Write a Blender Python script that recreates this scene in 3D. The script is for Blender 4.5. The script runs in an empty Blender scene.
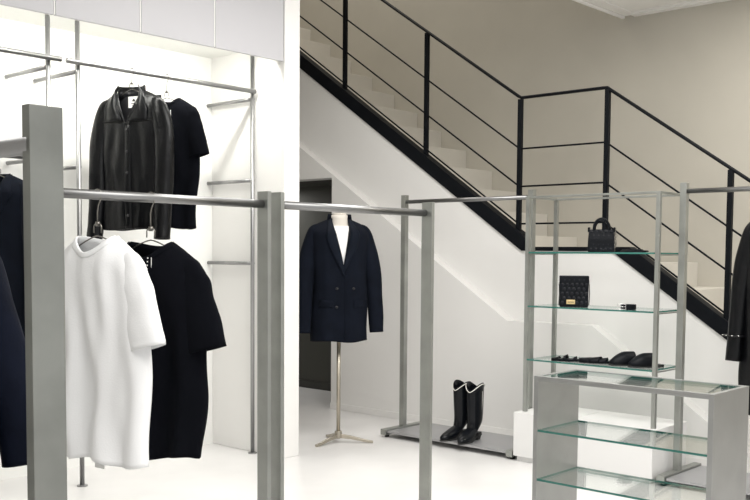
import bpy, bmesh, math, random
from mathutils import Vector, Matrix, noise
random.seed(7)
C = bpy.context.scene.collection
scn = bpy.context.scene
PI = math.pi

# ---------------------------------------------------------------- camera
cam_d = bpy.data.cameras.new('camera')
cam = bpy.data.objects.new('camera', cam_d); C.objects.link(cam)
r_ = Vector((0.67102, -0.74140, 0.00737)); u_ = Vector((0.04073, 0.04679, 0.99807)); f_ = Vector((0.74032, 0.66943, -0.06159))
cm = Matrix((r_, u_, -f_)).transposed().to_4x4(); cm.translation = (0, 0, 1.36)
cam.matrix_world = cm
cam_d.sensor_width = 36; cam_d.lens = 976.99 / 750 * 36; cam_d.shift_y = 63.23 / 750
cam_d.clip_start = 0.05; cam_d.clip_end = 100
scn.camera = cam

# ---------------------------------------------------------------- world, lights, exposure
w = bpy.data.worlds.new('world'); scn.world = w; w.use_nodes = True
w.node_tree.nodes['Background'].inputs[0].default_value = (1.0, 1.0, 1.0, 1)
w.node_tree.nodes['Background'].inputs[1].default_value = 0.75

def area(name, loc, size, power, rot=(0, 0, 0), col=(1, .985, .96)):
    l = bpy.data.lights.new(name, 'AREA'); l.shape = 'RECTANGLE'; l.size, l.size_y = size
    l.energy = power; l.color = col
    o = bpy.data.objects.new(name, l); o.location = loc; o.rotation_euler = rot; C.objects.link(o); return o
area('ceiling_light_front', (1.2, 0.4, 3.25), (2.6, 2.6), 70)
area('ceiling_light_middle', (3.9, 2.4, 3.25), (1.6, 2.6), 75)
area('ceiling_light_back', (4.9, 4.9, 3.25), (.5, .9), 6)
area('closet_led_strip', (3.0, 4.80, 2.62), (2.4, .04), 22, (math.radians(32), 0, 0), (1, .99, .93))
area('passage_fill', (6.5, 7.6, 1.98), (.3, .6), 7)  # added fill with no visible source, lifts the passage floor
area('stairwell_light', (6.5, 1.2, 3.25), (.6, 2.4), 34, (0, 0, 0), (1, .96, .9))

area('upper_stair_fill', (6.4, 6.2, 6.0), (1.0, 2.5), 34, (0, 0, 0), (1, .95, .88))  # unseen fill added above the ceiling to brighten the upper stairwell

vs = scn.view_settings
vs.view_transform = 'Standard'; vs.look = 'None'; vs.gamma = 1; vs.use_curve_mapping = False
vs.exposure = 0.56

# ---------------------------------------------------------------- materials
def mat(name, col, rough=.6, metal=0., noise_amt=0., scale=4., bump=0., bscale=60., stretch=None, spec=.5, sheen=0., coat=0., detail=4.):
    m = bpy.data.materials.new(name); m.use_nodes = True
    nt = m.node_tree; b = nt.nodes['Principled BSDF']
    b.inputs['Base Color'].default_value = (*col, 1); b.inputs['Roughness'].default_value = rough
    b.inputs['Metallic'].default_value = metal; b.inputs['Specular IOR Level'].default_value = spec
    b.inputs['Sheen Weight'].default_value = sheen; b.inputs['Coat Weight'].default_value = coat
    tc = nt.nodes.new('ShaderNodeTexCoord'); mp = nt.nodes.new('ShaderNodeMapping')
    nt.links.new(tc.outputs['Object'], mp.inputs[0])
    if stretch: mp.inputs['Scale'].default_value = stretch
    n = nt.nodes.new('ShaderNodeTexNoise'); n.inputs['Scale'].default_value = scale; n.inputs['Detail'].default_value = detail
    nt.links.new(mp.outputs[0], n.inputs[0])
    cr = nt.nodes.new('ShaderNodeValToRGB')
    a = 1 - noise_amt; z = 1 + noise_amt
    cr.color_ramp.elements[0].position = .3; cr.color_ramp.elements[1].position = .7
    cr.color_ramp.elements[0].color = (*[min(1, c * a) for c in col], 1)
    cr.color_ramp.elements[1].color = (*[min(1, c * z) for c in col], 1)
    nt.links.new(n.outputs[0], cr.inputs[0]); nt.links.new(cr.outputs[0], b.inputs['Base Color'])
    if bump:
        n2 = nt.nodes.new('ShaderNodeTexNoise'); n2.inputs['Scale'].default_value = bscale; n2.inputs['Detail'].default_value = 5
        nt.links.new(mp.outputs[0], n2.inputs[0])
        bp = nt.nodes.new('ShaderNodeBump'); bp.inputs['Strength'].default_value = bump; bp.inputs['Distance'].default_value = .01
        nt.links.new(n2.outputs[0], bp.inputs['Height']); nt.links.new(bp.outputs[0], b.inputs['Normal'])
    return m

M = {}
M['white'] = mat('white_paint', (.80, .79, .77), .55, noise_amt=.01, scale=3)
M['closet'] = mat('closet_white', (.84, .84, .81), .6, noise_amt=.01)
M['ceiling'] = mat('ceiling_white', (.82, .81, .79), .7)
M['floor'] = mat('pale_microcement_floor', (.72, .71, .70), .34, noise_amt=.07, scale=1.6, bump=.03, bscale=8, detail=8)
M['plaster'] = mat('taupe_plaster', (.50, .475, .415), .75, noise_amt=.10, scale=.8, bump=.05, bscale=6, detail=9)
M['step'] = mat('pale_stone_step', (.57, .545, .49), .6, noise_amt=.04, scale=2)
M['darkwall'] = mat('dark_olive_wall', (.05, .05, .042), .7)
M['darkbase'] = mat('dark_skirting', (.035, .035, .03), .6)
M['panel'] = mat('grey_cabinet_panel', (.50, .495, .515), .5)
M['black'] = mat('black_steel', (.004, .005, .007), .5, noise_amt=.1, spec=.12)
M['shadedsteel'] = mat('shaded_galvanised_steel', (.23, .237, .22), .45, .8, noise_amt=.16, scale=7, bump=.02, bscale=30, detail=7)  # same metal as steel; colour darkened for dimmer light, plus slight patina
M['steel'] = mat('galvanised_steel', (.34, .35, .33), .40, .82, noise_amt=.13, scale=7, bump=.02, bscale=30, detail=7)
M['brushed'] = mat('brushed_stainless', (.33, .33, .33), .34, .95, noise_amt=.06, scale=40, stretch=(1, 1, .1))
M['sheet'] = mat('satin_steel_sheet', (.36, .365, .36), .42, .85, noise_amt=.08, scale=6, detail=7)
M['rail'] = mat('satin_chrome_rail', (.26, .26, .26), .36, 1., noise_amt=.03)
M['plinth'] = mat('white_plinth', (.74, .735, .725), .4)
M['deck'] = mat('grey_metal_deck', (.40, .40, .41), .42, .6, noise_amt=.05)
M['rubber'] = mat('black_rubber', (.02, .02, .02), .7)
M['navy'] = mat('navy_wool', (.004, .0058, .011), .9, noise_amt=.2, scale=12, bump=.15, bscale=220, spec=.12)
M['blackcotton'] = mat('black_cotton', (.003, .0035, .0055), .95, noise_amt=.1, scale=10, bump=.1, bscale=200, spec=.08)
M['satin'] = mat('navy_lapel_cloth', (.005, .0075, .014), .7, noise_amt=.2, scale=12, spec=.1)
M['bluecoat'] = mat('midnight_blue_cloth', (.0035, .005, .011), .7, noise_amt=.3, scale=9, bump=.15, bscale=90, spec=.06)
M['whitecotton'] = mat('white_cotton', (.84, .845, .85), .9, noise_amt=.01, bump=.08, bscale=200)
M['leather'] = mat('black_leather', (.002, .0023, .003), .30, noise_amt=.25, scale=9, bump=.35, bscale=22, spec=.22)
M['shoe'] = mat('polished_black_leather', (.004, .005, .007), .22, noise_amt=.1, bump=.03, bscale=30, spec=.22)
M['bagleather'] = mat('black_quilted_leather', (.004, .005, .007), .42, noise_amt=.2, scale=20, bump=.1, bscale=80, spec=.12)
M['quilt'] = mat('black_quilting', (.006, .007, .010), .35, noise_amt=.2, spec=.22)
M['gold'] = mat('brushed_gold', (.80, .62, .33), .3, 1.)
M['silver'] = mat('silver', (.8, .8, .8), .2, 1.)
M['thread'] = mat('pale_piping', (.75, .73, .68), .6)
M['torso'] = mat('cream_linen', (.66, .62, .56), .8, bump=.1, bscale=150)
M['inner'] = mat('white_shirt_cloth', (.86, .85, .84), .85)
M['brass'] = mat('aged_brass', (.46, .42, .35), .33, .9, noise_amt=.1)
M['label'] = mat('woven_white_label', (.8, .8, .78), .8)
M['ink'] = mat('dark_ink', (.02, .02, .02), .7)
M['wire'] = mat('dark_chrome_wire', (.22, .21, .19), .3, .95)
M['lining'] = mat('black_lining', (.01, .01, .012), .5)

def glassmat(name, tint, gl=1.):
    m = bpy.data.materials.new(name); m.use_nodes = True; nt = m.node_tree
    for n in list(nt.nodes): nt.nodes.remove(n)
    out = nt.nodes.new('ShaderNodeOutputMaterial'); mx = nt.nodes.new('ShaderNodeMixShader')
    tr = nt.nodes.new('ShaderNodeBsdfTransparent'); tr.inputs[0].default_value = (*tint, 1)
    gs = nt.nodes.new('ShaderNodeBsdfGlossy'); gs.inputs[1].default_value = .02; gs.inputs[0].default_value = (gl, gl, gl, 1)
    lw = nt.nodes.new('ShaderNodeLayerWeight'); pw = nt.nodes.new('ShaderNodeMath'); pw.operation = 'POWER'; pw.inputs[1].default_value = 4.5
    fr = nt.nodes.new('ShaderNodeMath'); fr.operation = 'MULTIPLY_ADD'; fr.inputs[1].default_value = .9; fr.inputs[2].default_value = .035
    nt.links.new(lw.outputs['Facing'], pw.inputs[0]); nt.links.new(pw.outputs[0], fr.inputs[0])
    nt.links.new(fr.outputs[0], mx.inputs[0]); nt.links.new(tr.outputs[0], mx.inputs[1]); nt.links.new(gs.outputs[0], mx.inputs[2])
    nt.links.new(mx.outputs[0], out.inputs[0]); return m
M['glass'] = glassmat('clear_glass', (.965, .985, .975))
M['glassedge'] = mat('green_glass_edge', (.035, .15, .125), .15)

# ---------------------------------------------------------------- helpers
ORG = {}
def thing(name, label, cat, loc=(0, 0, 0), rz=0, group=None):
    o = bpy.data.objects.new(name, None); C.objects.link(o); o.empty_display_size = .1
    o.location = loc; o.rotation_euler = (0, 0, rz); o['label'] = label; o['category'] = cat
    if group: o['group'] = group
    ORG[o.name] = Vector(loc); return o
def tag(o, label, cat, group=None):
    o['label'] = label; o['category'] = cat
    if group: o['group'] = group
    return o
def struct(o): o['kind'] = 'structure'; return o

class B:
    """collects shapes; build() links them as one mesh object (coordinates are world ones unless local=True)"""
    def __init__(s): s.bm = bmesh.new()
    def box(s, x0, x1, y0, y1, z0, z1, bev=0.):
        r = bmesh.ops.create_cube(s.bm, size=1)
        for v in r['verts']:
            v.co = Vector(((x0 + x1) / 2 + v.co.x * (x1 - x0), (y0 + y1) / 2 + v.co.y * (y1 - y0), (z0 + z1) / 2 + v.co.z * (z1 - z0)))
        if bev:
            es = list({e for v in r['verts'] for e in v.link_edges})
            bmesh.ops.bevel(s.bm, geom=es, offset=bev, segments=2, affect='EDGES', profile=.6)
        return s
    def prism(s, pts, axis, a, b):
        """polygon pts extruded along an axis from a to b; pts are the other two coordinates in order"""
        def mk(p, t):
            q = list(p); q.insert('xyz'.index(axis), t); return s.bm.verts.new(q)
        A = [mk(p, a) for p in pts]; Bv = [mk(p, b) for p in pts]; n = len(pts)
        s.bm.faces.new(A); s.bm.faces.new(list(reversed(Bv)))
        for i in range(n): s.bm.faces.new((A[i], Bv[i], Bv[(i + 1) % n], A[(i + 1) % n]))
        bmesh.ops.recalc_face_normals(s.bm, faces=s.bm.faces[:]); return s
    def rings(s, R, cap0=True, cap1=True, closed=False):
        V = [[s.bm.verts.new(p) for p in r] for r in R]; n = len(V[0])
        rng = range(len(V)) if closed else range(len(V) - 1)
        for i in rng:
            a, b = V[i], V[(i + 1) % len(V)]
            for j in range(n): s.bm.faces.new((a[j], a[(j + 1) % n], b[(j + 1) % n], b[j]))
        if not closed:
            if cap0: s.bm.faces.new(list(reversed(V[0])))
            if cap1: s.bm.faces.new(V[-1])
        return s
    def tube(s, path, r, n=10, rads=None, closed=False, flat=1., ref=None):
        P = [Vector(p) for p in path]; R = []; up = Vector(ref) if ref else None
        L = len(P)
        for i, p in enumerate(P):
            if closed: t = P[(i + 1) % L] - P[i - 1]
            else: t = P[min(i + 1, L - 1)] - P[max(i - 1, 0)]
            t.normalize()
            if up is None:
                up = Vector((0, 0, 1)) if abs(t.z) < .9 else Vector((1, 0, 0))
            a = t.cross(up).normalized(); b = a.cross(t).normalized()
            if not ref: up = b
            rr = rads[i] if rads else r
            rx, rz = (rr if isinstance(rr, tuple) else (rr, rr * flat))
            R.append([p + a * math.cos(k / n * 2 * PI) * rx + b * math.sin(k / n * 2 * PI) * rz for k in range(n)])
        return s.rings(R, closed=closed)
    def cyl(s, p, q, r, n=20): return s.tube([p, q], r, n)
    def disc(s, c, r, h, n=24): return s.tube([c, (c[0], c[1], c[2] + h)], r, n)
    def ball(s, c, r, sc=(1, 1, 1), u=16, v=10):
        rr = bmesh.ops.create_uvsphere(s.bm, u_segments=u, v_segments=v, radius=r)
        for x in rr['verts']: x.co = Vector((c[0] + x.co.x * sc[0], c[1] + x.co.y * sc[1], c[2] + x.co.z * sc[2]))
        return s
    def build(s, name, m, parent=None, smooth=False, local=False, solid=0., sub=0, bevel=0.):
        me = bpy.data.meshes.new(name)
        if parent is not None and not local:
            bmesh.ops.translate(s.bm, verts=s.bm.verts[:], vec=-ORG[parent.name])
        bmesh.ops.recalc_face_normals(s.bm, faces=s.bm.faces[:])
        s.bm.to_mesh(me); s.bm.free()
        o = bpy.data.objects.new(name, me); C.objects.link(o)
        for x in (m if isinstance(m, list) else [m]): me.materials.append(x)
        if smooth:
            for p in me.polygons: p.use_smooth = True
        if parent is not None: o.parent = parent; ORG[o.name] = ORG[parent.name]
        else: ORG[o.name] = Vector((0, 0, 0))
        if solid:
            k = o.modifiers.new('thick', 'SOLIDIFY'); k.thickness = solid; k.offset = -1
        if bevel:
            k = o.modifiers.new('bev', 'BEVEL'); k.width = bevel; k.segments = 2; k.limit_method = 'ANGLE'
        if sub:
            k = o.modifiers.new('sub', 'SUBSURF'); k.levels = sub; k.render_levels = sub
        return o

def glass_plate(name, x0, x1, y0, y1, z0, z1, parent):
    o = B().box(x0, x1, y0, y1, z0, z1).build(name, [M['glass'], M['glassedge']], parent)
    for p in o.data.polygons:
        if abs(p.normal.z) < .5: p.material_index = 1
    return o

XW = 7.30      # stairwell outer wall
SL = .68       # pitch of the stair
# ---------------------------------------------------------------- setting
struct(B().box(-3, XW + .15, -4, 9, -.1, 0).build('floor', M['floor']))
HC = 3.284
cl = B().box(-3, XW, -4, 3.90, HC, HC + .3); cl.box(-3, 5.0, 3.90, 8, HC, HC + .3)
struct(cl.build('ceiling', M['ceiling']))
# slim edge moulding round the stair-side corner of the ceiling
mo = B().box(5.2, XW, 3.93, 3.90, HC - .018, HC); mo.box(XW - .085, XW, -4, 3.816, HC - .018, HC)
mo.box(5.2, XW - .085, 3.786, 3.816, HC - .009, HC); mo.box(XW - .115, XW - .085, -4, 3.786, HC - .009, HC)
struct(mo.build('trim_1', M['ceiling'], bevel=.003))
# taupe plaster wall behind the stair
struct(B().box(XW, XW + .15, -4, 9.2, 0, 6.2).build('wall_stair', M['plaster']))
struct(B().box(4.62, XW, 9.0, 9.15, 0, 6.2).build('wall_back', M['plaster']))
struct(B().box(5.0, XW, 3.7, 9.15, 6.2, 6.3).build('ceiling', M['ceiling']))
struct(B().box(4.9, 5.0, 3.90, 9, HC, 6.3).build('wall_upper', M['plaster']))
struct(B().box(5.0, XW, 3.78, 3.90, HC + .3, 6.3).build('wall_landing', M['plaster']))
# stair side: thicker lower wall with a ledge that follows the stair, thin upper wall above it
led = [(2.10, 0.0), (2.534, .266), (3.424, .867), (4.134, .867), (6.37, 2.295), (8.9, 3.90)]
low = [(-4, 0), (5.965, 0), (5.965, 2.005), (7.6, 2.005), (7.6, 0), (8.99, 0), (8.99, 3.9)] + list(reversed(led[:-1]))[:-1] + [(2.10, .002), (-4, .002)]
struct(B().prism(low, 'x', 6.03, 6.13).build('wall_right', M['white']))
def sb(y):   # underside of the stringer
    if y > 4.07: return 1.384 + SL * (y - 4.07)
    if y > 3.329: return 1.384
    return 1.384 - SL * (3.329 - y)
up = [(-4, 0), (5.965, 0), (5.965, 2.005), (7.6, 2.005), (7.6, 0), (8.99, 0), (8.99, sb(8.99) + .01), (4.07, 1.39), (3.329, 1.39), (1.32, .022), (-4, .02)]
struct(B().prism(up, 'x', 6.13, 6.20).build('wall_right_upper', M['white']))
# passage under the stair seen through the doorway
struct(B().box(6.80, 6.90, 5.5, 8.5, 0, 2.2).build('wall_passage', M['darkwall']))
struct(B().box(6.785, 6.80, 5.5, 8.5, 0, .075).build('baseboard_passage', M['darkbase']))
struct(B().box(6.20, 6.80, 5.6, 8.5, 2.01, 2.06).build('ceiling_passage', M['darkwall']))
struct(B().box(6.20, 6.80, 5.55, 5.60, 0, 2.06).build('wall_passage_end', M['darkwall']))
# closet recess with the pier at its right end
pr_ = B().box(4.336, 4.471, 4.722, 5.47, 0, HC)
struct(pr_.build('wall_pier', M['white'], bevel=.004))
struct(B().box(-3, 4.62, 5.47, 5.62, 0, HC).build('wall_closet', M['closet']))
struct(B().box(-3, 4.336, 4.80, 5.47, 2.70, 2.74).build('ceiling_closet', M['closet']))
struct(B().box(-3.1, -3, -4, 5.62, 0, HC).build('wall_left', M['white']))
struct(B().box(4.471, 4.62, 5.62, 9.0, 0, HC).build('wall_hall', M['white']))
struct(B().box(6.018, 6.03, -4, 5.965, 0, .055).build('baseboard_right', M['white'], bevel=.002))

# overhead cabinets above the closet: grey doors with open joints
cab = thing('overhead_cabinet', 'grey flush-door cabinet running overhead above the lit clothes alcove', 'cabinet', (0, 4.74, 2.59))
B().box(-3, 4.32, 4.755, 4.795, 2.60, HC - .004).build('cabinet_body', M['closet'], cab)
xs = [.61, 1.137, 1.663, 2.19, 2.715, 3.243, 3.769, 4.332]
for a, b in zip(xs[:-1], xs[1:]):
    B().box(a + .006, b - .006, 4.722, 4.742, 2.587, HC - .004, .0015).build('door', M['panel'], cab)
for a in xs[1:-1]:
    B().box(a - .0035, a + .0035, 4.723, 4.755, 2.59, HC - .004).build('joint_strip', M['closet'], cab)

# ---------------------------------------------------------------- staircase
st = thing('staircase', 'pale stone staircase with black steel stringer climbing behind the white wall', 'staircase', (6.7, 3.7, 0))
for k in range(1, 16):
    y = 4.30 + .295 * (k - 1); z = 1.305 + .2 * k
    B().box(6.20, XW, y, y + .36, z - .26, z, .004).build('step', M['step'], st)
B().box(6.20, XW, 3.23, 4.42, 1.10, 1.305, .004).build('landing', M['step'], st)
for k in range(1, 7):
    y = 3.23 - .28 * (k - 1); z = 1.305 - .1864 * k
    B().box(6.20, XW, y - .28, y + .06, max(z - .24, 0), z, .004).build('step', M['step'], st)
VT = .125
def stringer(pts, name):
    b = B(); b.prism(pts, 'x', 6.11, 6.20); b.build(name, M['black'], st, bevel=.003)
stringer([(4.07, 1.384), (8.9, sb(8.9)), (8.9, sb(8.9) + VT), (4.07, 1.384 + VT), (4.0, 1.415), (4.0, 1.384)], 'upper_stringer')
stringer([(3.36, 1.384), (4.0, 1.384), (4.0, 1.414), (3.36, 1.414)], 'landing_beam')
stringer([(3.36, 1.384), (3.329, 1.384), (1.32, .02), (1.16, .02), (3.15, 1.414 - .03), (3.20, 1.414), (3.36, 1.414)], 'lower_stringer')

rl = thing('stair_railing', 'black steel stair railing with square posts and three thin cross bars', 'railing', (6.165, 3.7, 1.4))
XR = 6.15
def hz(y, h):   # height of a bar at offset h above the landing edge
    if y > 4.12: return h + SL * (y - 4.12)
    if y > 3.402: return h
    return h - SL * (3.402 - y)
for y in (4.12, 5.02, 5.93, 6.84, 7.75, 3.402, 2.52, 1.62):
    z0 = hz(y, 1.41 if y > 3.3 else 1.36) if y not in (4.12, 3.402) else (1.45 if y == 4.12 else 1.40)
    B().box(XR - .015, XR + .015, y - .017, y + .017, z0, hz(y, 2.505), .002).build('post', M['black'], rl)
def bar(h, r, flat):
    P = [(XR, 8.6, hz(8.6, h)), (XR, 4.14, hz(4.14, h)), (XR, 4.11, h), (XR, 3.44, h), (XR, 3.41, hz(3.41, h)), (XR, 1.5, hz(1.5, h))]
    return B().tube(P, r, 12, flat=flat, ref=(0, 0, 1))
bar(2.515, .019, .62).build('handrail', M['black'], rl, smooth=True)
for h in (2.14, 1.862, 1.585): bar(h, .0068, 1).build('cross_bar', M['black'], rl, smooth=True)

# ---------------------------------------------------------------- closet pole system
def pole(x, brackets, label, y=5.0):
    t = thing('wardrobe_pole', label, 'pole', (x, y, 0), group='slim floor-to-cabinet poles in the alcove')
    B().cyl((x, y, 0), (x, y, 2.70), .0135).build('pole', M['brushed'], t, smooth=True)
    B().disc((x, y, 0), .031, .007).build('foot_plate', M['brushed'], t, smooth=True, bevel=.002)
    for z in brackets:
        b = B().cyl((x, y - .01, z), (x, 5.47, z), .0125); b.build('bracket', M['brushed'], t, smooth=True)
    return t
pole(4.303, (2.37, 1.835, 1.284), 'slim steel alcove pole nearest the white pier')
pole(3.012, (2.37, 1.835, 1.284), 'slim steel alcove pole left of the leather jacket, its foot plate below the white tee')
pole(2.83, (2.37, 1.87, 1.284), 'slim steel alcove pole rising just behind the big left post')
pole(1.60, (2.37, 1.87, 1.284), 'slim steel alcove pole at the far left beyond the frame')
def rail(x0, x1, y, z, r, label, capdir=True):
    o = B().cyl((x0, y, z), (x1, y, z), r, 24).build('hanging_rail', M['rail'], None, smooth=True)
    return tag(o, label, 'rail')
rail(2.93, 4.305, 4.975, 2.417, .0145, 'long steel rail high in the alcove holding the leather jacket')
rail(1.55, 2.895, 4.975, 2.417, .0145, 'steel rail end high at the far left of the alcove')
rail(1.55, 2.86, 4.975, 1.862, .0125, 'short lower steel rail glimpsed left of the big post')
#tag(B().cyl((4.295, 5.0, 1.284), (4.30, 5.02, 1.284), .01).build('rail_stub', M['brushed']), 'tiny steel end cap on the pole by the pier', 'cap') if False else None

# ---------------------------------------------------------------- racks in the foreground (flat-bar posts, round rails)
def fore_rack(x0, x1, y, y1, label, post_w=(.017, .055)):
    t = thing('clothing_rack', label, 'rack', ((x0 + x1) / 2, y, 0), group='flat-post steel clothing racks')
    for x, y in ((x0, y), (x1, y1)):
        B().box(x - post_w[0] / 2, x + post_w[0] / 2, y - post_w[1] / 2, y + post_w[1] / 2, .012, 1.57, .0015).build('post', M['steel'], t)
        B().box(x - .03, x + .03, y - .22, y + .22, 0, .012, .002).build('foot', M['steel'], t)
    B().cyl((x0, 2.57, 1.526), (x1 - .012, 2.57, 1.526), .0145, 24).build('rail', M['rail'], t, smooth=True)
    return t
fore_rack(1.425, 2.2665, 2.571, 2.571, 'steel rack in front holding the white and black tees')
fore_rack(2.328, 3.155, 2.571, 2.561, 'empty steel rack in front of the mannequin, its rail crossing the jacket')
t = thing('clothing_rack', 'steel rack closest to the viewer at far left holding dark coats', 'rack', (.77, 1.9, 0), group='flat-post steel clothing racks')
for y in (1.385, 2.75):
    B().box(.752, .808, y, y + .023, .012, 1.581, .0015).build('post', M['shadedsteel'], t)
    B().box(.5, .99, y - .03, y + .03, 0, .012, .002).build('foot', M['shadedsteel'], t)
B().cyl((.762, 1.395, 1.521), (.762, 2.75, 1.521), .0145, 24).build('rail', M['rail'], t, smooth=True)

# ---------------------------------------------------------------- wall-side rack row
def row_rack(ya, yb, label):
    t = thing('clothing_rack', label, 'rack', (5.57, (ya + yb) / 2, 0), group='square-post racks along the stair wall')
    for y in (ya, yb):
        B().box(5.55, 5.59, y - .02, y + .02, .06, 1.79, .0015).build('post', M['steel'], t)
        fb = B().box(5.345, 5.86, y - .025, y + .025, .018, .062, .002).build('foot_beam', M['steel'], t)
        for x in (5.39, 5.81): B().disc((x, y, 0), .018, .02).build('leveller', M['rubber'], fb, smooth=True)
    B().cyl((5.57, ya, 1.74), (5.57, yb, 1.74), .0145, 24).build('rail', M['rail'], t, smooth=True)
    B().box(5.36, 5.85, min(ya, yb) + .03, max(ya, yb) - .03, .035, .05, .001).build('deck', M['deck'], t)
    return t
row_rack(4.745, 3.63, 'steel rack by the stair wall with a low deck carrying the boots')
row_rack(2.56, 1.45, 'steel rack at the right edge holding the black coat')

# white plinths under the shelf unit
def plinth(y0, y1, label):
    t = thing('plinth', label, 'plinth', (5.55, (y0 + y1) / 2, 0))
    B().box(5.335, 5.80, y0, y1, .035, .325, .004).build('body', M['plinth'], t)
    B().box(5.36, 5.78, y0 + .015, y1 - .015, 0, .035).build('kick', M['plinth'], t)
plinth(3.185, 3.59, 'white display plinth beside the boots deck, left of the pair')
plinth(2.61, 3.18, 'longer white display plinth behind the low glass console, right of the pair')

# ---------------------------------------------------------------- tall shelf unit with glass shelves
su = thing('shelving_unit', 'tall slim steel shelving unit with glass shelves showing bags and slippers', 'shelves', (5.57, 3.09, .325))
for x in (5.405, 5.745):
    for y in (3.547, 2.64):
        B().box(x - .0125, x + .0125, y - .0125, y + .0125, .325, 1.735, .001).build('leg', M['steel'], su)
fr = B()
for x in (5.405, 5.745): fr.box(x - .0125, x + .0125, 2.6525, 3.5345, 1.722, 1.735)
for y in (3.547, 2.64): fr.box(5.4175, 5.7325, y - .0125, y + .0125, 1.722, 1.735)
fr.build('top_frame', M['steel'], su, bevel=.001)
ZS = (1.365, 1.015, .665)
for z in ZS:
    glass_plate('shelf', 5.3925, 5.7575, 2.655, 3.533, z, z + .01, su)
    for y in (3.547, 2.64):
        B().box(5.4175, 5.7325, y - .004, y + .004, z - .008, z).build('shelf_bearer', M['steel'], su)

# ---------------------------------------------------------------- low console with glass shelves, front right
ct = thing('display_console', 'low steel console with glass top and glass shelves at front right', 'console', (3.28, 1.67, 0))
for y in (2.011, 1.329):
    B().box(3.135, 3.437, y - .009, y + .009, 0, .9, .001).build('side_panel', M['sheet'], ct)
for x in (3.144, 3.428):
    B().box(x - .009, x + .009, 1.338, 2.002, .882, .9, .001).build('top_bar', M['sheet'], ct)
glass_plate('glass_top', 3.154, 3.418, 1.339, 2.001, .890, .898, ct)
for z in (.688, .500, .30):
    glass_plate('shelf', 3.138, 3.434, 1.3385, 2.0015, z, z + .008, ct)

# ---------------------------------------------------------------- mannequin with blazer
def garment(parent, name, m, W, T, Tb, Zb, D, un, nu=44, nv=44, fold=(.012, 5, 0.), nz=.012, solid=.004, seed=0):
    """hanging shell: W(z) half width, T(u)/Tb(u) front/back top edge, Zb(u) hem, D(z) half depth, un = neck half share"""
    b = B(); bm = b.bm
    def pt(u, v, s):
        zt = (T if s < 0 else Tb)(u); z = zt + (Zb(u) - zt) * v
        x = u * W(z)
        e = max(0., 1 - abs(u) ** 2.6) ** .5
        sh = min(1., (T(1) - z + .10) / .12) if abs(u) > un else 1.
        k = max(0., 1 - (abs(u) / un) ** 2) ** .5 if abs(u) < un else 0.
        tp = min(1., max(0., (zt - z) / .075)); tp = tp * (2 - tp)
        s0 = k + (1 - k) * tp
        y = s * D(z) * e * s0
        ramp = min(1., max(0., (zt - z) / .35))
        y += fold[0] * ramp * e * math.sin(fold[1] * u * PI + fold[2] + (1.3 if s > 0 else 0) + 1.2 * noise.noise(Vector((u, z * 2, seed))))
        y += nz * e * min(1, .3 + ramp) * noise.noise(Vector((u * 4, z * 5, seed + s)))
        x += .006 * ramp * math.sin(z * 14 + seed + (u > 0))
        return Vector((x, y, z))
    grids = {}
    for s in (-1, 1):
        g = [[bm.verts.new(pt(-1 + 2 * i / nu, j / nv, s)) for i in range(nu + 1)] for j in range(nv + 1)]
        grids[s] = g
        for j in range(nv):
            for i in range(nu):
                q = (g[j][i], g[j][i + 1], g[j + 1][i + 1], g[j + 1][i])
                bm.faces.new(q if s < 0 else tuple(reversed(q)))
    bmesh.ops.remove_doubles(bm, verts=bm.verts[:], dist=.0012)
    o = b.build(name, m, parent, smooth=True, local=True, solid=solid)
    BODY[parent.name] = o
    surf = lambda x, z: pt(max(-1, min(1, x / W(z))), max(0., min(1., (T(max(-1, min(1, x / W(z)))) - z) / (T(max(-1, min(1, x / W(z)))) - Zb(0)))), -1).y
    return o, surf
BODY = {}
def sleeve(parent, name, m, path, rads, n=22, steps=26, seed=0, wr=.004, solid=.003):
    P = [Vector(p) for p in path]; K = len(P) - 1; R = []
    def cr(a, b_, c, d, t): return .5 * ((2 * b_) + (c - a) * t + (2 * a - 5 * b_ + 4 * c - d) * t * t + (3 * b_ - a - 3 * c + d) * t ** 3)
    pts, rr = [], []
    for i in range(steps + 1):
        f = i / steps * K; k = min(int(f), K - 1); t = f - k
        q = [P[max(k - 1, 0)], P[k], P[k + 1], P[min(k + 2, K)]]; pts.append(cr(*q, t))
        r = [rads[max(k - 1, 0)], rads[k], rads[k + 1], rads[min(k + 2, K)]]
        rr.append((cr(*[x[0] for x in r], t), cr(*[x[1] for x in r], t)))
    up = Vector((0, 1, 0))
    for i, p in enumerate(pts):
        tn = (pts[min(i + 1, steps)] - pts[max(i - 1, 0)]).normalized()
        a = tn.cross(up).normalized(); c = a.cross(tn).normalized()
        ring = []
        for k in range(n):
            an = k / n * 2 * PI
            d = 1 + wr / .05 * noise.noise(Vector((math.cos(an) * 1.5, math.sin(an) * 1.5, i / steps * 7 + seed)))
            ring.append(p + a * math.cos(an) * rr[i][0] * d + c * math.sin(an) * rr[i][1] * d)
        R.append(ring)
    b = B(); b.rings(R, cap0=True, cap1=False)
    return b.build(name, m, parent, smooth=True, local=True, solid=solid)
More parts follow.
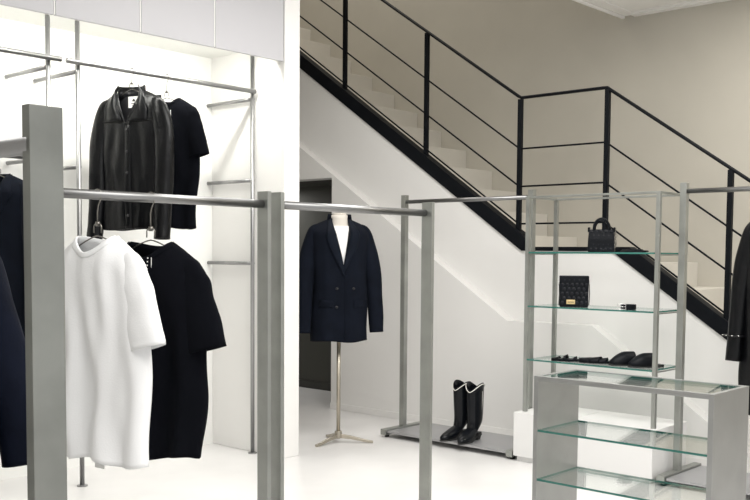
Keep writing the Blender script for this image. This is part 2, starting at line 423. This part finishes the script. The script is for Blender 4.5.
def flap(parent, name, m, A, Bp, surf, off, thick=.004, n=10, bulge=.003, lbl=None):
    """strip between polylines A and Bp (x,z), laid on the garment front"""
    parent = BODY.get(parent.name, parent)
    b = B(); g = []
    for j in range(n + 1):
        f = j / n
        def at(Lp):
            k = f * (len(Lp) - 1); i = min(int(k), len(Lp) - 2); t = k - i
            return (Lp[i][0] + (Lp[i + 1][0] - Lp[i][0]) * t, Lp[i][1] + (Lp[i + 1][1] - Lp[i][1]) * t)
        a, c = at(A), at(Bp); row = []
        for i in range(7):
            s = i / 6; x = a[0] + (c[0] - a[0]) * s; z = a[1] + (c[1] - a[1]) * s
            row.append(b.bm.verts.new((x, surf(x, z) - off - bulge * math.sin(s * PI), z)))
        g.append(row)
    for j in range(n):
        for i in range(6): b.bm.faces.new((g[j][i], g[j][i + 1], g[j + 1][i + 1], g[j + 1][i]))
    o = b.build(name, m, parent, smooth=True, local=True, solid=thick)
    if lbl: o['label'] = lbl
    return o
def lerpf(pts):
    def f(z):
        if z >= pts[0][0]: return pts[0][1]
        for (a, x), (b, y) in zip(pts[:-1], pts[1:]):
            if z >= b:
                t = (a - z) / (a - b); t = t * t * (3 - 2 * t); return x + (y - x) * t
        return pts[-1][1]
    return f
def hanger(parent_unused, loc, rz, drop, span, label, m=None, rodr=.0145, clip=True):
    """wire hanger: loc is the rail centre; drop = rail to shoulder wire"""
    t = thing('wire_hanger', label, 'hanger', loc, rz, group=None)
    R = rodr + .003
    P = []
    for k in range(13):
        a = math.radians(200 - k * 200 / 12); P.append((R * math.cos(a), 0, R * math.sin(a)))
    P += [(R * .8, 0, -.015), (.004, 0, -.032), (0, 0, -.05), (0, 0, -drop + .028)]
    b = B().tube(P, .0019, 8, ref=(0, 1, 0)); b.build('hook', M['wire'], t, smooth=True, local=True)
    z = -drop
    b = B().tube([(-.017, 0, z + .002), (-.017, 0, z + .022), (-.012, 0, z + .028), (.012, 0, z + .028), (.017, 0, z + .022), (.017, 0, z + .002)], .0022, 8, ref=(0, 1, 0))
    b.box(-.006, .006, -.004, .004, z + .022, z + .036)
    b.build('neck_clip', M['wire'], t, smooth=True, local=True)
    P = [(span * s, 0, z - .006 - .055 * abs(s) ** 1.35) for s in [k / 10 - 1 for k in range(21)]]
    B().tube(P, .0022, 8, ref=(0, 1, 0)).build('shoulder_wire', M['wire'], t, smooth=True, local=True)
    return t

def tee(loc, rz, L, hw, m, label, cat='t-shirt', seed=0, sleeve_len=.30, drop=.115, flare=1., tagged=False, shoulder=.205, hl=''):
    """loc = rail centre"""
    t = thing('t_shirt', label, cat, loc, rz)
    zt = -drop
    un = .46
    def slope(u): return zt - .005 - .062 * max(0, (abs(u) - un) / (1 - un)) ** 1.1
    T = lambda u: slope(u) if abs(u) >= un else zt - .005 - .050 * math.cos(u / un * PI / 2)
    Tb = lambda u: slope(u) if abs(u) >= un else zt - .005 - .014 * math.cos(u / un * PI / 2)
    Zb = lambda u: zt - L + .008 * math.sin(u * 5 + seed)
    W = lerpf([(zt - .06, shoulder - .012), (zt - .22, hw * .97), (zt - .45, hw * .98), (zt - L, hw * flare)])
    D = lerpf([(zt, .045), (zt - .15, .055), (zt - L, .05)])
    o, surf = garment(t, 'body', m, W, T, Tb, Zb, D, un, fold=(.011, 3.2, seed), seed=seed, nz=.016)
    for s in (-1, 1):
        P = [(s * (shoulder - .09), 0, zt - .078), (s * (shoulder - .048), -.002, zt - .105), (s * (shoulder - .018), -.004, zt - .18), (s * (shoulder + .022), -.006, zt - sleeve_len - .03)]
        sleeve(t, 'sleeve', m, P, [(.032, .020), (.052, .030), (.062, .034), (.070, .036)], seed=seed + s, wr=.006)
    # ribbed neckband
    uw = un * W(zt - .02)
    up_l = [(uw * q, T(un * q * .999)) for q in [k / 14 - 1 for k in range(29)]]
    dn_l = [(uw * q * 1.13, T(un * q * .999) - .017) for q in [k / 14 - 1 for k in range(29)]]
    flap(t, 'neckband', m, up_l, dn_l, surf, .0015, thick=.002, n=28, bulge=.0015)
    if tagged:
        g = B().box(-.022, .022, -.002, .0, zt - L - .032, zt - L - .012); g.build('paper_tag', M['label'], t, local=True)['label'] = 'small white paper tag below the hem'
    return t, surf

RF = 1.526
hanger(None, (1.612, 2.575, RF), math.radians(-84), .115, .14, 'dark wire hanger carrying the white t-shirt on the front rail')
whi, _ = tee((1.612, 2.575, RF), math.radians(-84), .675, .225, M['whitecotton'], 'white cotton t-shirt hanging on the front rack beside the thick post', seed=1.3, tagged=True, flare=.97, shoulder=.20)
hanger(None, (1.80, 2.575, RF), math.radians(-80), .125, .14, 'dark wire hanger carrying the long black t-shirt on the front rail')
blk, bs = tee((1.80, 2.575, RF), math.radians(-76), .675, .222, M['blackcotton'], 'black t-shirt hanging right of the white one on the front rack', seed=4.1, drop=.13, flare=.84, sleeve_len=.305, shoulder=.20)
def stitches(t, surf, x, z0, n, step, m, nm, w=.0015, h=.004):
    b = B()
    for k in range(n):
        z = z0 - k * step; y = surf(x, z) - .004
        b.box(x - w, x + w, y - .001, y + .001, z - h, z)
    b.box(x + .014 - .0006, x + .014 + .0006, surf(x, z0) - .005, surf(x, z0) - .003, z0 - n * step, z0)
    o = b.build(nm, m, t, local=True); o['label'] = 'small pale stitched lettering on the chest'
stitches(blk, bs, .030, -.185, 4, .011, M['label'], 'chest_print')
# items on the high alcove rail
hanger(None, (3.352, 4.975, 2.417), math.radians(-78), .10, .13, 'dark wire hanger inside the leather jacket collar')
hanger(None, (3.60, 4.975, 2.417), math.radians(-78), .12, .13, 'wire hanger of the black tee behind the leather jacket')
bt, bs2 = tee((3.60, 4.975, 2.417), math.radians(-72), .79, .24, M['blackcotton'], 'black t-shirt hanging high on the alcove rail behind the leather jacket', seed=7.7, drop=.125, flare=.85, sleeve_len=.33, shoulder=.215)
b = B(); yy = bs2(.07, -.24); b.box(.069, .073, yy - .006, yy - .003, -.27, -.21); b.build('chest_print', M['label'], bt, local=True)['label'] = 'short pale vertical line on the chest'

def jacket(name, loc, rz, m, label, L, hw, zt, vdepth, shoulder=.23, slen=.62, seed=0, cat='jacket', lapel=True, sr=(.068, .052), depth=.075, gap=.02, mono=None, flare=1.03, arms=(-1, 1), swing=.05, un=.30):
    t = thing(name, label, cat, loc, rz)
    vx = .02
    def slope(u): return zt - .06 * max(0, (abs(u) - un) / (1 - un)) ** 1.15
    T = lambda u: slope(u) if abs(u) >= un else zt - vdepth * max(0, 1 - abs(u) / un) ** 1.0
    Tb = lambda u: slope(u) if abs(u) >= un else zt + .004
    Zb = lambda u: zt - L + .006 * math.cos(u * 4 + seed)
    W = lerpf([(zt - .06, shoulder - .012), (zt - .25, hw), (zt - .45, hw * .97), (zt - L, hw * flare)])
    D = lerpf([(zt, .05), (zt - .12, depth), (zt - .4, depth), (zt - L, depth * .95)])
    o, surf = garment(t, 'body', m, W, T, Tb, Zb, D, un, nu=52, nv=52, fold=(.006, 2.2, seed), seed=seed, nz=.010, solid=.005)
    for s in arms:
        P = [(s * (shoulder - .09), 0, zt - .082), (s * (shoulder - .042), 0, zt - .118), (s * (shoulder + swing * .35), -.008, zt - .33), (s * (shoulder + swing), -.03, zt - slen * .8), (s * (shoulder + swing + .008), -.05, zt - slen - .03)]
        sl = sleeve(t, 'sleeve', m, P, [(.038, .03), (.058, .045), sr, (sr[0] * .88, sr[1] * .9), (sr[0] * .78, sr[1] * .85)], seed=seed + s, wr=.005, steps=34)
    return t, surf, un * shoulder

# mannequin -------------------------------------------------
MX, MY = 4.975, 4.845
FA = math.radians(-33)    # the stand faces the viewer, a little to its left
mn = thing('dress_form', 'cream dress form on a slim metal pole with a four-legged spider base', 'mannequin', (MX, MY, 0), FA)
B().cyl((0, 0, .03), (0, 0, .80), .014).build('pole', M['brass'], mn, smooth=True, local=True)
hb = B().disc((0, 0, .035), .026, .05)
hb.build('hub', M['brass'], mn, smooth=True, local=True, bevel=.003)
from mathutils import Matrix as Mx
def spider(ang, ln):
    c, s_ = math.cos(ang), math.sin(ang)
    b = B(); R = []
    for f, z0, z1, wd in ((.0, .035, .066, .013), (.35, .028, .052, .012), (.8, .006, .024, .011), (1., .0, .016, .011)):
        q = ln * f
        R.append([(c * q - s_ * wd, s_ * q + c * wd, z0), (c * q + s_ * wd, s_ * q - c * wd, z0), (c * q + s_ * wd, s_ * q - c * wd, z1), (c * q - s_ * wd, s_ * q + c * wd, z1)])
    b.rings(R); b.build('leg', M['brass'], mn, local=True, bevel=.002)
for wx, wy in ((4.752 - MX, 4.845 - MY), (5.138 - MX, 4.656 - MY), (5.083 - MX, 5.066 - MY)):
    spider(math.atan2(wy, wx) - FA, math.hypot(wx, wy))
rs = []
for z, a, c in ((.78, .10, .085), (.84, .155, .10), (.95, .165, .105), (1.10, .145, .095), (1.25, .165, .105), (1.38, .19, .105), (1.46, .185, .09), (1.515, .13, .075), (1.54, .075, .06), (1.57, .060, .056), (1.60, .057, .055), (1.625, .058, .056)):
    rs.append([(a * math.cos(k / 28 * 2 * PI), c * math.sin(k / 28 * 2 * PI), z) for k in range(28)])
B().rings(rs).build('torso', M['torso'], mn, smooth=True, local=True)
B().disc((0, 0, 1.625), .050, .012).build('neck_cap', M['torso'], mn, smooth=True, local=True, bevel=.003)
for k in range(3):
    B().ball((-.022 + k * .022, -.02, 1.638), .004).build('neck_pin', M['brass'], mn, smooth=True, local=True)
# white shirt front in the V
def shirt_ring(z, a, c): return [(a * math.cos(k / 28 * 2 * PI), c * math.sin(k / 28 * 2 * PI), z) for k in range(28)]
sh = thing('undershirt', 'white sleeveless top on the dress form, seen in the jacket opening', 'top', (MX, MY, 1.0), FA)
b = B().rings([shirt_ring(z - 1.0, a + .012, c + .014) for z, a, c in ((1.05, .145, .10), (1.25, .165, .105), (1.38, .185, .105), (1.46, .165, .092), (1.515, .11, .075), (1.548, .068, .060))], cap0=False, cap1=False)
b.build('cloth', M['inner'], sh, smooth=True, local=True, solid=.002)
bz, sf, nk = jacket('blazer', (MX, MY, 1.60), FA, M['navy'], 'navy double-breasted blazer worn open-necked by the dress form', .865, .205, .0, .34, shoulder=.222, slen=.775, seed=2.2, depth=.135, sr=(.064, .055), lapel=True, flare=1.02, swing=.035, cat='blazer')
off = .004
# lapels: right one laps over, the V runs down to the fastening
flap(bz, 'lapel', M['satin'], [(.060, .004), (.045, -.12), (.012, -.27), (-.004, -.37)], [(.085, -.012), (.125, -.12), (.105, -.20), (.0, -.39)], sf, off, n=16, bulge=.006)
flap(bz, 'lapel', M['satin'], [(-.060, .004), (-.045, -.12), (-.010, -.27), (.012, -.40)], [(-.085, -.012), (-.125, -.12), (-.105, -.20), (.004, -.41)], sf, off + .005, n=16, bulge=.006)
b = B(); R = []
for k in range(15):
    a = PI * k / 14; x = .080 * math.cos(a); y = .055 * math.sin(a) - .005
    R.append([(x, y, -.01), (x * 1.15, y * 1.15, -.02), (x * 1.05, y * 1.05, .030), (x * .97, y * .97, .032)])
b.rings(R).build('collar', M['navy'], BODY[bz.name], smooth=True, local=True)
flap(bz, 'front_edge', M['navy'], [(.010, -.38), (.012, -.60), (.010, -.848)], [(.020, -.38), (.022, -.60), (.020, -.848)], sf, .003, n=12, bulge=.002)
for z in (-.49, -.62):
    for x in (-.045,) if z < -.6 else (-.045, .075):
        b = B(); y = sf(x, z); b.tube([(x, y - .002, z), (x, y - .010, z)], .010, 14); b.build('button', M['lining'], BODY[bz.name], smooth=True, local=True)
for s in (-1, 1):
    flap(bz, 'pocket_flap', M['navy'], [(s * .075, -.575), (s * .165, -.57)], [(s * .075, -.625), (s * .165, -.62)], sf, .004, n=6, bulge=.003)

# leather jacket -------------------------------------------
lj, ls, nk = jacket('leather_jacket', (3.352, 4.975, 2.417), math.radians(-72), M['leather'], 'black leather shirt jacket with pointed collar and white neck label on the alcove rail', .815, .225, -.115, .20, shoulder=.235, slen=.84, seed=5.1, depth=.06, sr=(.062, .05), swing=.004, flare=1.0, un=.40)
Z = -.115
for s in (-1, 1):
    flap(lj, 'collar', M['leather'], [(s * .068, Z + .028), (s * .082, Z - .02), (s * .060, Z - .10), (s * .022, Z - .185)], [(s * .076, Z + .025), (s * .115, Z - .03), (s * .150, Z - .12), (s * .150, Z - .185)], lambda x, z: ls(x, min(z, Z - .04)) - (.0 if z < Z - .02 else -.01), .008, n=12, bulge=.008, thick=.006)
    flap(lj, 'yoke_seam', M['leather'], [(s * .03, Z - .19), (s * .215, Z - .175)], [(s * .03, Z - .196), (s * .215, Z - .181)], ls, .002, n=8, bulge=.004)
    if False: flap(lj, 'chest_pocket', M['leather'], [(s * .06, Z - .20), (s * .165, Z - .195)], [(s * .065, Z - .335), (s * .160, Z - .33)], ls, .002, n=8, bulge=.006)
b = B(); R = []
for k in range(13):
    a = PI * k / 12; x = .086 * math.cos(a); y = .045 * math.sin(a) - .004
    R.append([(x, y, Z - .03), (x * 1.2, y * 1.2, Z - .04), (x * 1.12, y * 1.1, Z + .028), (x, y, Z + .03)])
b.rings(R).build('collar_stand', M['leather'], lj, smooth=True, local=True)
flap(lj, 'placket', M['leather'], [(-.004, Z - .20), (-.006, Z - .50), (-.004, Z - .808)], [(.034, Z - .20), (.034, Z - .50), (.036, Z - .808)], ls, .003, n=20, bulge=.004)
for k in range(5):
    z = Z - .235 - k * .125; y = ls(.015, z); B().tube([(.015, y - .006, z), (.015, y - .012, z)], .008, 12).build('button', M['lining'], BODY[lj.name], smooth=True, local=True)
nl = B().box(-.040, .040, .018, .021, Z - .095, Z - .030).build('neck_label', M['label'], lj, local=True); nl['label'] = 'white woven neck label with a small dark emblem'
b = B().prism([(-.012, Z - .058), (.012, Z - .058), (.007, Z - .048), (0, Z - .042), (-.007, Z - .048)], 'y', .0165, .0178)
b.box(-.018, .018, .0165, .0178, Z - .074, Z - .069); b.box(-.012, .012, .0165, .0178, Z - .084, Z - .081)
b.build('label_emblem', M['ink'], nl, local=True)
B().box(-.19, .19, .024, .03, Z - .40, Z - .03).build('lining', M['lining'], lj, local=True)
B().ball((.012, -.045, Z - .155), .006).build('snap', M['silver'], lj, smooth=True, local=True)['label'] = 'silver snap at the neck'

# dark coats on the nearest rack ---------------------------
hanger(None, (.762, 1.95, 1.521), math.radians(4), .10, .13, 'wire hanger of the front midnight blue coat, off the left edge')
fc, fs, nk = jacket('coat', (.762, 1.95, 1.521), math.radians(2), M['bluecoat'], 'midnight blue coat cut off by the left edge, in front of the darker one', .70, .200, -.078, .22, shoulder=.215, slen=.50, seed=9.3, depth=.09, sr=(.060, .055), swing=.03, cat='coat')
hanger(None, (2.52, 4.975, 1.862), math.radians(-70), .10, .13, 'wire hanger of the rear black coat, off the left edge')
rc, rs2, nk = jacket('coat', (2.52, 4.975, 1.862), math.radians(-70), M['navy'], 'black lapelled coat at left edge, half hidden behind the thick post', .90, .225, -.10, .30, shoulder=.235, slen=.74, seed=3.4, depth=.08, sr=(.07, .055), swing=.03, cat='coat')
flap(rc, 'lapel', M['navy'], [(.07, -.105), (.05, -.22), (.01, -.40)], [(.10, -.105), (.15, -.21), (.02, -.41)], rs2, .004, n=12, bulge=.006)

# black coat on the right-hand rack ------------------------
hanger(None, (5.57, 1.93, 1.74), math.radians(-92), .12, .13, 'wire hanger of the black coat at the right edge')
bc, cs, nk = jacket('coat', (5.57, 1.93, 1.74), math.radians(-92), M['leather'], 'black coat with studded cuff strap hanging at the right edge', 1.15, .265, -.13, .26, shoulder=.255, slen=.825, seed=6.6, depth=.09, sr=(.056, .058), swing=.025, cat='coat', flare=1.05)
z = -.86
b = B().tube([(-.292 + .062 * math.cos(a), -.032 + .06 * math.sin(a), z + .02) for a in [k / 20 * 2 * PI for k in range(20)]], .016, 8, closed=True, flat=.3, ref=(0, 0, 1)); cst = b.build('cuff_strap', M['leather'], bc, smooth=True, local=True)
for k in range(4):
    a = math.radians(-140 + k * 30); B().ball((-.292 + .068 * math.cos(a), -.032 + .066 * math.sin(a), z + .022), .0055).build('stud', M['silver'], cst, smooth=True, local=True)

# ---------------------------------------------------------------- boots
def boot(loc, rz, label):
    """toe points to local -x"""
    t = thing('cowboy_boot', label, 'boot', loc, rz, group='pair of cowboy boots on the deck')
    n = 24; R = []
    def ring(cx, cz, tilt, rx, ry, wav=0.):
        out = []
        for k in range(n):
            a = k / n * 2 * PI; x = rx * math.cos(a); y = ry * math.sin(a)
            dz = wav * (abs(math.sin(a)) ** 1.5 * 1.0 - .5)
            out.append((cx + x * math.cos(tilt), y, cz + x * math.sin(tilt) + dz))
        return out
    R.append(ring(.0, .385, 0, .080, .058, .055)); R.append(ring(0, .355, 0, .079, .058, .03)); R.append(ring(.0, .31, 0, .076, .056)); R.append(ring(.002, .22, 0, .074, .054))
    R.append(ring(.004, .15, 0, .068, .051)); R.append(ring(-.004, .115, .25, .070, .048)); R.append(ring(-.022, .085, .55, .076, .045))
    R.append(ring(-.055, .060, .95, .062, .043)); R.append(ring(-.10, .045, 1.25, .044, .045)); R.append(ring(-.145, .034, 1.45, .032, .042)); R.append(ring(-.19, .026, 1.5, .022, .032)); R.append(ring(-.222, .018, 1.52, .010, .013))
    shf = B().rings(R, cap0=False).build('shaft', M['shoe'], t, smooth=True, local=True, sub=1, solid=.003)
    b = B(); S = [(.062, .026), (.03, .036), (-.04, .030), (-.11, .043), (-.16, .037), (-.205, .020), (-.228, .008)]
    pts = [(x, y) for x, y in S] + [(x, -y) for x, y in reversed(S)]
    b2 = []
    up_, lo_ = [], []
    for x, y in pts:
        f = min(1, max(0, (x + .09) / .10)); z = .009 + .030 * f
        up_.append(b.bm.verts.new((x, y, z))); lo_.append(b.bm.verts.new((x, y, z - .009)))
    b.bm.faces.new(up_); b.bm.faces.new(list(reversed(lo_)))
    for i in range(len(pts)): b.bm.faces.new((up_[i], lo_[i], lo_[(i + 1) % len(pts)], up_[(i + 1) % len(pts)]))
    b.build('sole', M['rubber'], t, local=True)
    h = B(); h.rings([[(x * k + .035 + dx, y * k, z) for x, y in ((-.026, -.024), (.026, -.024), (.026, .024), (-.026, .024))] for k, z, dx in ((1.05, .052, .0), (.95, .03, -.002), (.85, 0, -.006))])
    h.build('heel', M['rubber'], t, local=True, bevel=.003)
    P = [(.0815 * math.cos(a), .0600 * math.sin(a), .372 + .055 * (abs(math.sin(a)) ** 1.5 - .5)) for a in [k / 36 * 2 * PI for k in range(36)]]
    B().tube(P, .003, 6, closed=True, ref=(0, 0, 1)).build('top_piping', M['thread'], shf, smooth=True, local=True)['label'] = 'pale scalloped piping'
    for s in (1, -1):
        B().tube([(.0 + .01 * k / 8, s * (.0595 - .012 * k / 8), .350 - .025 * k) for k in range(9)], .0016, 6, ref=(1, 0, 0)).build('side_piping', M['thread'], shf, smooth=True, local=True)
    return t
boot((5.535, 4.05, .050), math.radians(8), 'black cowboy boot with pale piping, the nearer one of the pair')
boot((5.545, 4.168, .050), math.radians(-4), 'black cowboy boot with pale piping, the rear one tucked behind its mate')

# ---------------------------------------------------------------- bags, belt, sandals
def rbox_part(t, name, m, x0, x1, y0, y1, z0, z1, bev=.006, lbl=None):
    o = B().box(x0, x1, y0, y1, z0, z1).build(name, m, t, local=True, bevel=bev)
    if lbl: o['label'] = lbl
    return o
# local frame for shelf goods: x runs along the shelf to the right in view, -y faces the viewer
RZ = math.radians(-90)
z0 = ZS[0] + .0101
g = thing('handbag', 'small black quilted top-handle handbag with dangling chain on the top shelf', 'handbag', (5.50, 3.065, z0), math.radians(-66))
b = B(); b.rings([[(sx * w_, sy * d_, z) for sx, sy in ((-1, -1), (1, -1), (1, 1), (-1, 1))] for w_, d_, z in ((.078, .042, 0), (.082, .046, .006), (.080, .04, .08), (.076, .03, .138), (.074, .028, .142))])
b.build('body', M['bagleather'], g, local=True, bevel=.006)
q = B()
for i in range(-2, 3):
    for j in range(5):
        x = i * .030 + (.015 if j % 2 else 0); zz = .018 + j * .027
        if abs(x) > .066: continue
        q.ball((x, -.043 + zz * .11, zz), .0125, (1, .42, 1), 8, 6)
q.build('quilting', M['quilt'], g, smooth=True, local=True)
for s, hh in ((-1, .0), (1, -.01)):
    P = [(-.048, s * .022, .12)] + [(.046 * math.cos(a), s * .024, .150 + (.058 + hh) * math.sin(a)) for a in [PI - k / 12 * PI for k in range(13)]] + [(.048, s * .022, .12)]
    B().tube(P, .0085, 8, ref=(0, 1, 0)).build('handle', M['bagleather'], g, smooth=True, local=True)
for k in range(6):
    z = .118 - k * .016; x = .087 + .004 * math.sin(k * 2)
    P = [(x + (.006 if k % 2 else .002) * math.cos(a), -.035 + (.002 if k % 2 else .006) * math.cos(a), z + .010 * math.sin(a)) for a in [i / 10 * 2 * PI for i in range(10)]]
    B().tube(P, .002, 6, closed=True, ref=(0, 1, .1)).build('chain_link', M['wire'], g, smooth=True, local=True)
for s in (-1, 1): rbox_part(g, 'side_tab', M['bagleather'], s * .078 - .006, s * .078 + .006, -.03, .03, .125, .155, .003)
# folded pouch / strap lying flat at right of the handbag
g = thing('leather_strap', 'black folded leather strap lying flat right of the handbag on the top shelf', 'strap', (5.48, 2.84, z0), RZ)
P = [(-.055, -.03, .006), (-.02, -.05, .007), (.04, -.04, .006), (.085, -.02, .006), (.09, .0, .007), (.05, .02, .008), (-.02, .03, .008), (-.06, .01, .007)]
B().tube(P, .006, 8, closed=True, rads=[(.016, .006)] * 8, ref=(0, 0, 1)).build('strap', M['bagleather'], g, smooth=True, local=True)
B().tube([(-.06, -.01, .014), (.0, -.015, .016), (.07, -.02, .014)], .01, 8, rads=[(.02, .005)] * 3, ref=(0, 0, 1)).build('end', M['bagleather'], g, smooth=True, local=True)

z1 = ZS[1] + .0101
g = thing('box_bag', 'boxy black quilted bag with small gold plate on the middle shelf', 'handbag', (5.47, 3.235, z1), math.radians(-56))
rbox_part(g, 'body', M['bagleather'], -.092, .088, -.035, .035, 0, .196, .008)
rbox_part(g, 'lid', M['bagleather'], -.094, .090, -.037, .037, .150, .200, .006)
q = B()
for i in range(6):
    for j in range(6):
        x = -.075 + i * .030 + (.012 if j % 2 else 0)
        if x > .078: continue
        q.ball((x, -.0335, .028 + j * .029), .0125, (1, .35, 1), 8, 6)
q.build('quilting', M['quilt'], g, smooth=True, local=True)
plt = rbox_part(g, 'plate', M['gold'], -.050, .004, -.0425, -.038, .020, .047, .0012, 'gold rectangular name plate')
b = B()
for k in range(6): b.box(-.038 + k * .006, -.035 + k * .006, -.0431, -.0424, .030, .035)
b.build('plate_lettering', M['ink'], plt, local=True)
for s in (-.096, .092):
    B().tube([(s, -.01 + .008 * math.cos(a), .158 + .010 * math.sin(a)) for a in [i / 12 * 2 * PI for i in range(12)]], .0025, 6, closed=True, ref=(1, 0, 0)).build('ring', M['silver'], g, smooth=True, local=True)
    B().tube([(s, -.012, .150), (s + .003, -.016, .08), (s, -.014, .012)], .003, 6).build('strap', M['bagleather'], g, smooth=True, local=True)

g = thing('belt', 'black coiled leather belt with rectangular silver buckle on the middle shelf', 'belt', (5.45, 2.86, z1), math.radians(-60))
b = B(); R = []
for k in range(60):
    a = k / 60 * 2 * PI * 2.4; r = .046 - .0022 * a / PI; c = (.012 + r * math.cos(a), r * .8 * math.sin(a))
    n_ = (math.cos(a), math.sin(a)); h = .0016
    R.append([(c[0] - n_[0] * h, c[1] - n_[1] * h, .001), (c[0] + n_[0] * h, c[1] + n_[1] * h, .001), (c[0] + n_[0] * h, c[1] + n_[1] * h, .033), (c[0] - n_[0] * h, c[1] - n_[1] * h, .033)])
b.rings(R).build('strap', M['bagleather'], g, smooth=False, local=True)
bk = B().tube([(-.052, -.038, .004), (-.004, -.043, .004), (-.004, -.043, .036), (-.052, -.038, .036)], .0028, 6, closed=True, ref=(0, 1, 0)).build('buckle', M['silver'], g, smooth=True, local=True); bk['label'] = 'silver rectangular buckle'
B().tube([(-.004, -.043, .02), (-.050, -.040, .02)], .0022, 6).build('prong', M['silver'], bk, smooth=True, local=True)

z2 = ZS[2] + .0101
def sole_pts(L, Wd):
    o = []
    for k in range(28):
        a = k / 28 * 2 * PI; x = math.cos(a) * L / 2; y = math.sin(a) * Wd / 2 * (1 - .16 * math.cos(a) ** 2 * 0 - .14 * (math.cos(a)))
        o.append((x, y))
    return o
def slip(t, L, Wd, h=.010, m=None):
    b = B(); b.rings([[(x * s, y * s, z) for x, y in sole_pts(L, Wd)] for s, z in ((.97, 0), (1, .003), (1, h), (.97, h + .002))])
    b.build('sole', m or M['rubber'], t, smooth=False, local=True, bevel=.001)
def upper(t, L, Wd, x0, x1, h, name='upper', open_toe=False, m=None, n=14, K=16):
    """arched cover over the sole between local x0 and x1 (toe at -x)"""
    b = B(); g = []
    for i in range(n + 1):
        x = x0 + (x1 - x0) * i / n; c = max(-.999, min(.999, x / (L / 2)))
        hw = Wd / 2 * math.sqrt(1 - c * c) * (1 - .14 * c) * 1.02
        f = i / n; hh = h * (math.sin(min(1, f * 1.25 + .12) * PI / 2) if not open_toe else (.7 + .3 * f))
        row = []
        for k in range(K + 1):
            a = PI * k / K; row.append(b.bm.verts.new((x, -hw * math.cos(a), .009 + hh * math.sin(a) ** .8)))
        g.append(row)
    for i in range(n):
        for k in range(K): b.bm.faces.new((g[i][k], g[i][k + 1], g[i + 1][k + 1], g[i + 1][k]))
    b.build(name, m or M['leather'], t, smooth=True, local=True, solid=.003)
def toward(px_dir): return math.radians(px_dir)
# round-toed mules: toes towards the viewer's left
for (x, y, a, lb) in ((5.53, 2.89, -38, 'black round-toed leather mule on the lower shelf, left one of the pair'), (5.53, 2.76, -38, 'black round-toed leather mule on the lower shelf, right one by the steel leg')):
    t = thing('mule', lb, 'shoe', (x, y, z2), math.radians(a), group='leather mules on the lower shelf')
    slip(t, .235, .104, .012); upper(t, .235, .104, -.116, .045, .078, m=M['bagleather'])
    rbox_part(t, 'footbed', M['bagleather'], -.02, .105, -.034, .034, .012, .016, .003)
# knotted sandal and strappy sandal lying at left
def sandal(x, y, a, lb, L, Wd, straps):
    t = thing('sandal', lb, 'sandal', (x, y, z2), math.radians(a), group=None)
    slip(t, L, Wd, .014, M['bagleather'])
    for (p, q, h) in straps: upper(t, L, Wd, p, q, h, 'strap', True, M['bagleather'], 5)
    return t
sandal(5.50, 3.10, -78, 'black padded flat sandal lying between the strappy sandal and the mules', .20, .09, [(-.096, -.02, .026), (-.022, .045, .034), (.04, .088, .030)])
sandal(5.47, 3.29, -74, 'black strappy flat sandal at the left end of the lower shelf', .185, .08, [(-.06, -.04, .020), (-.01, .012, .034), (.055, .072, .026)])
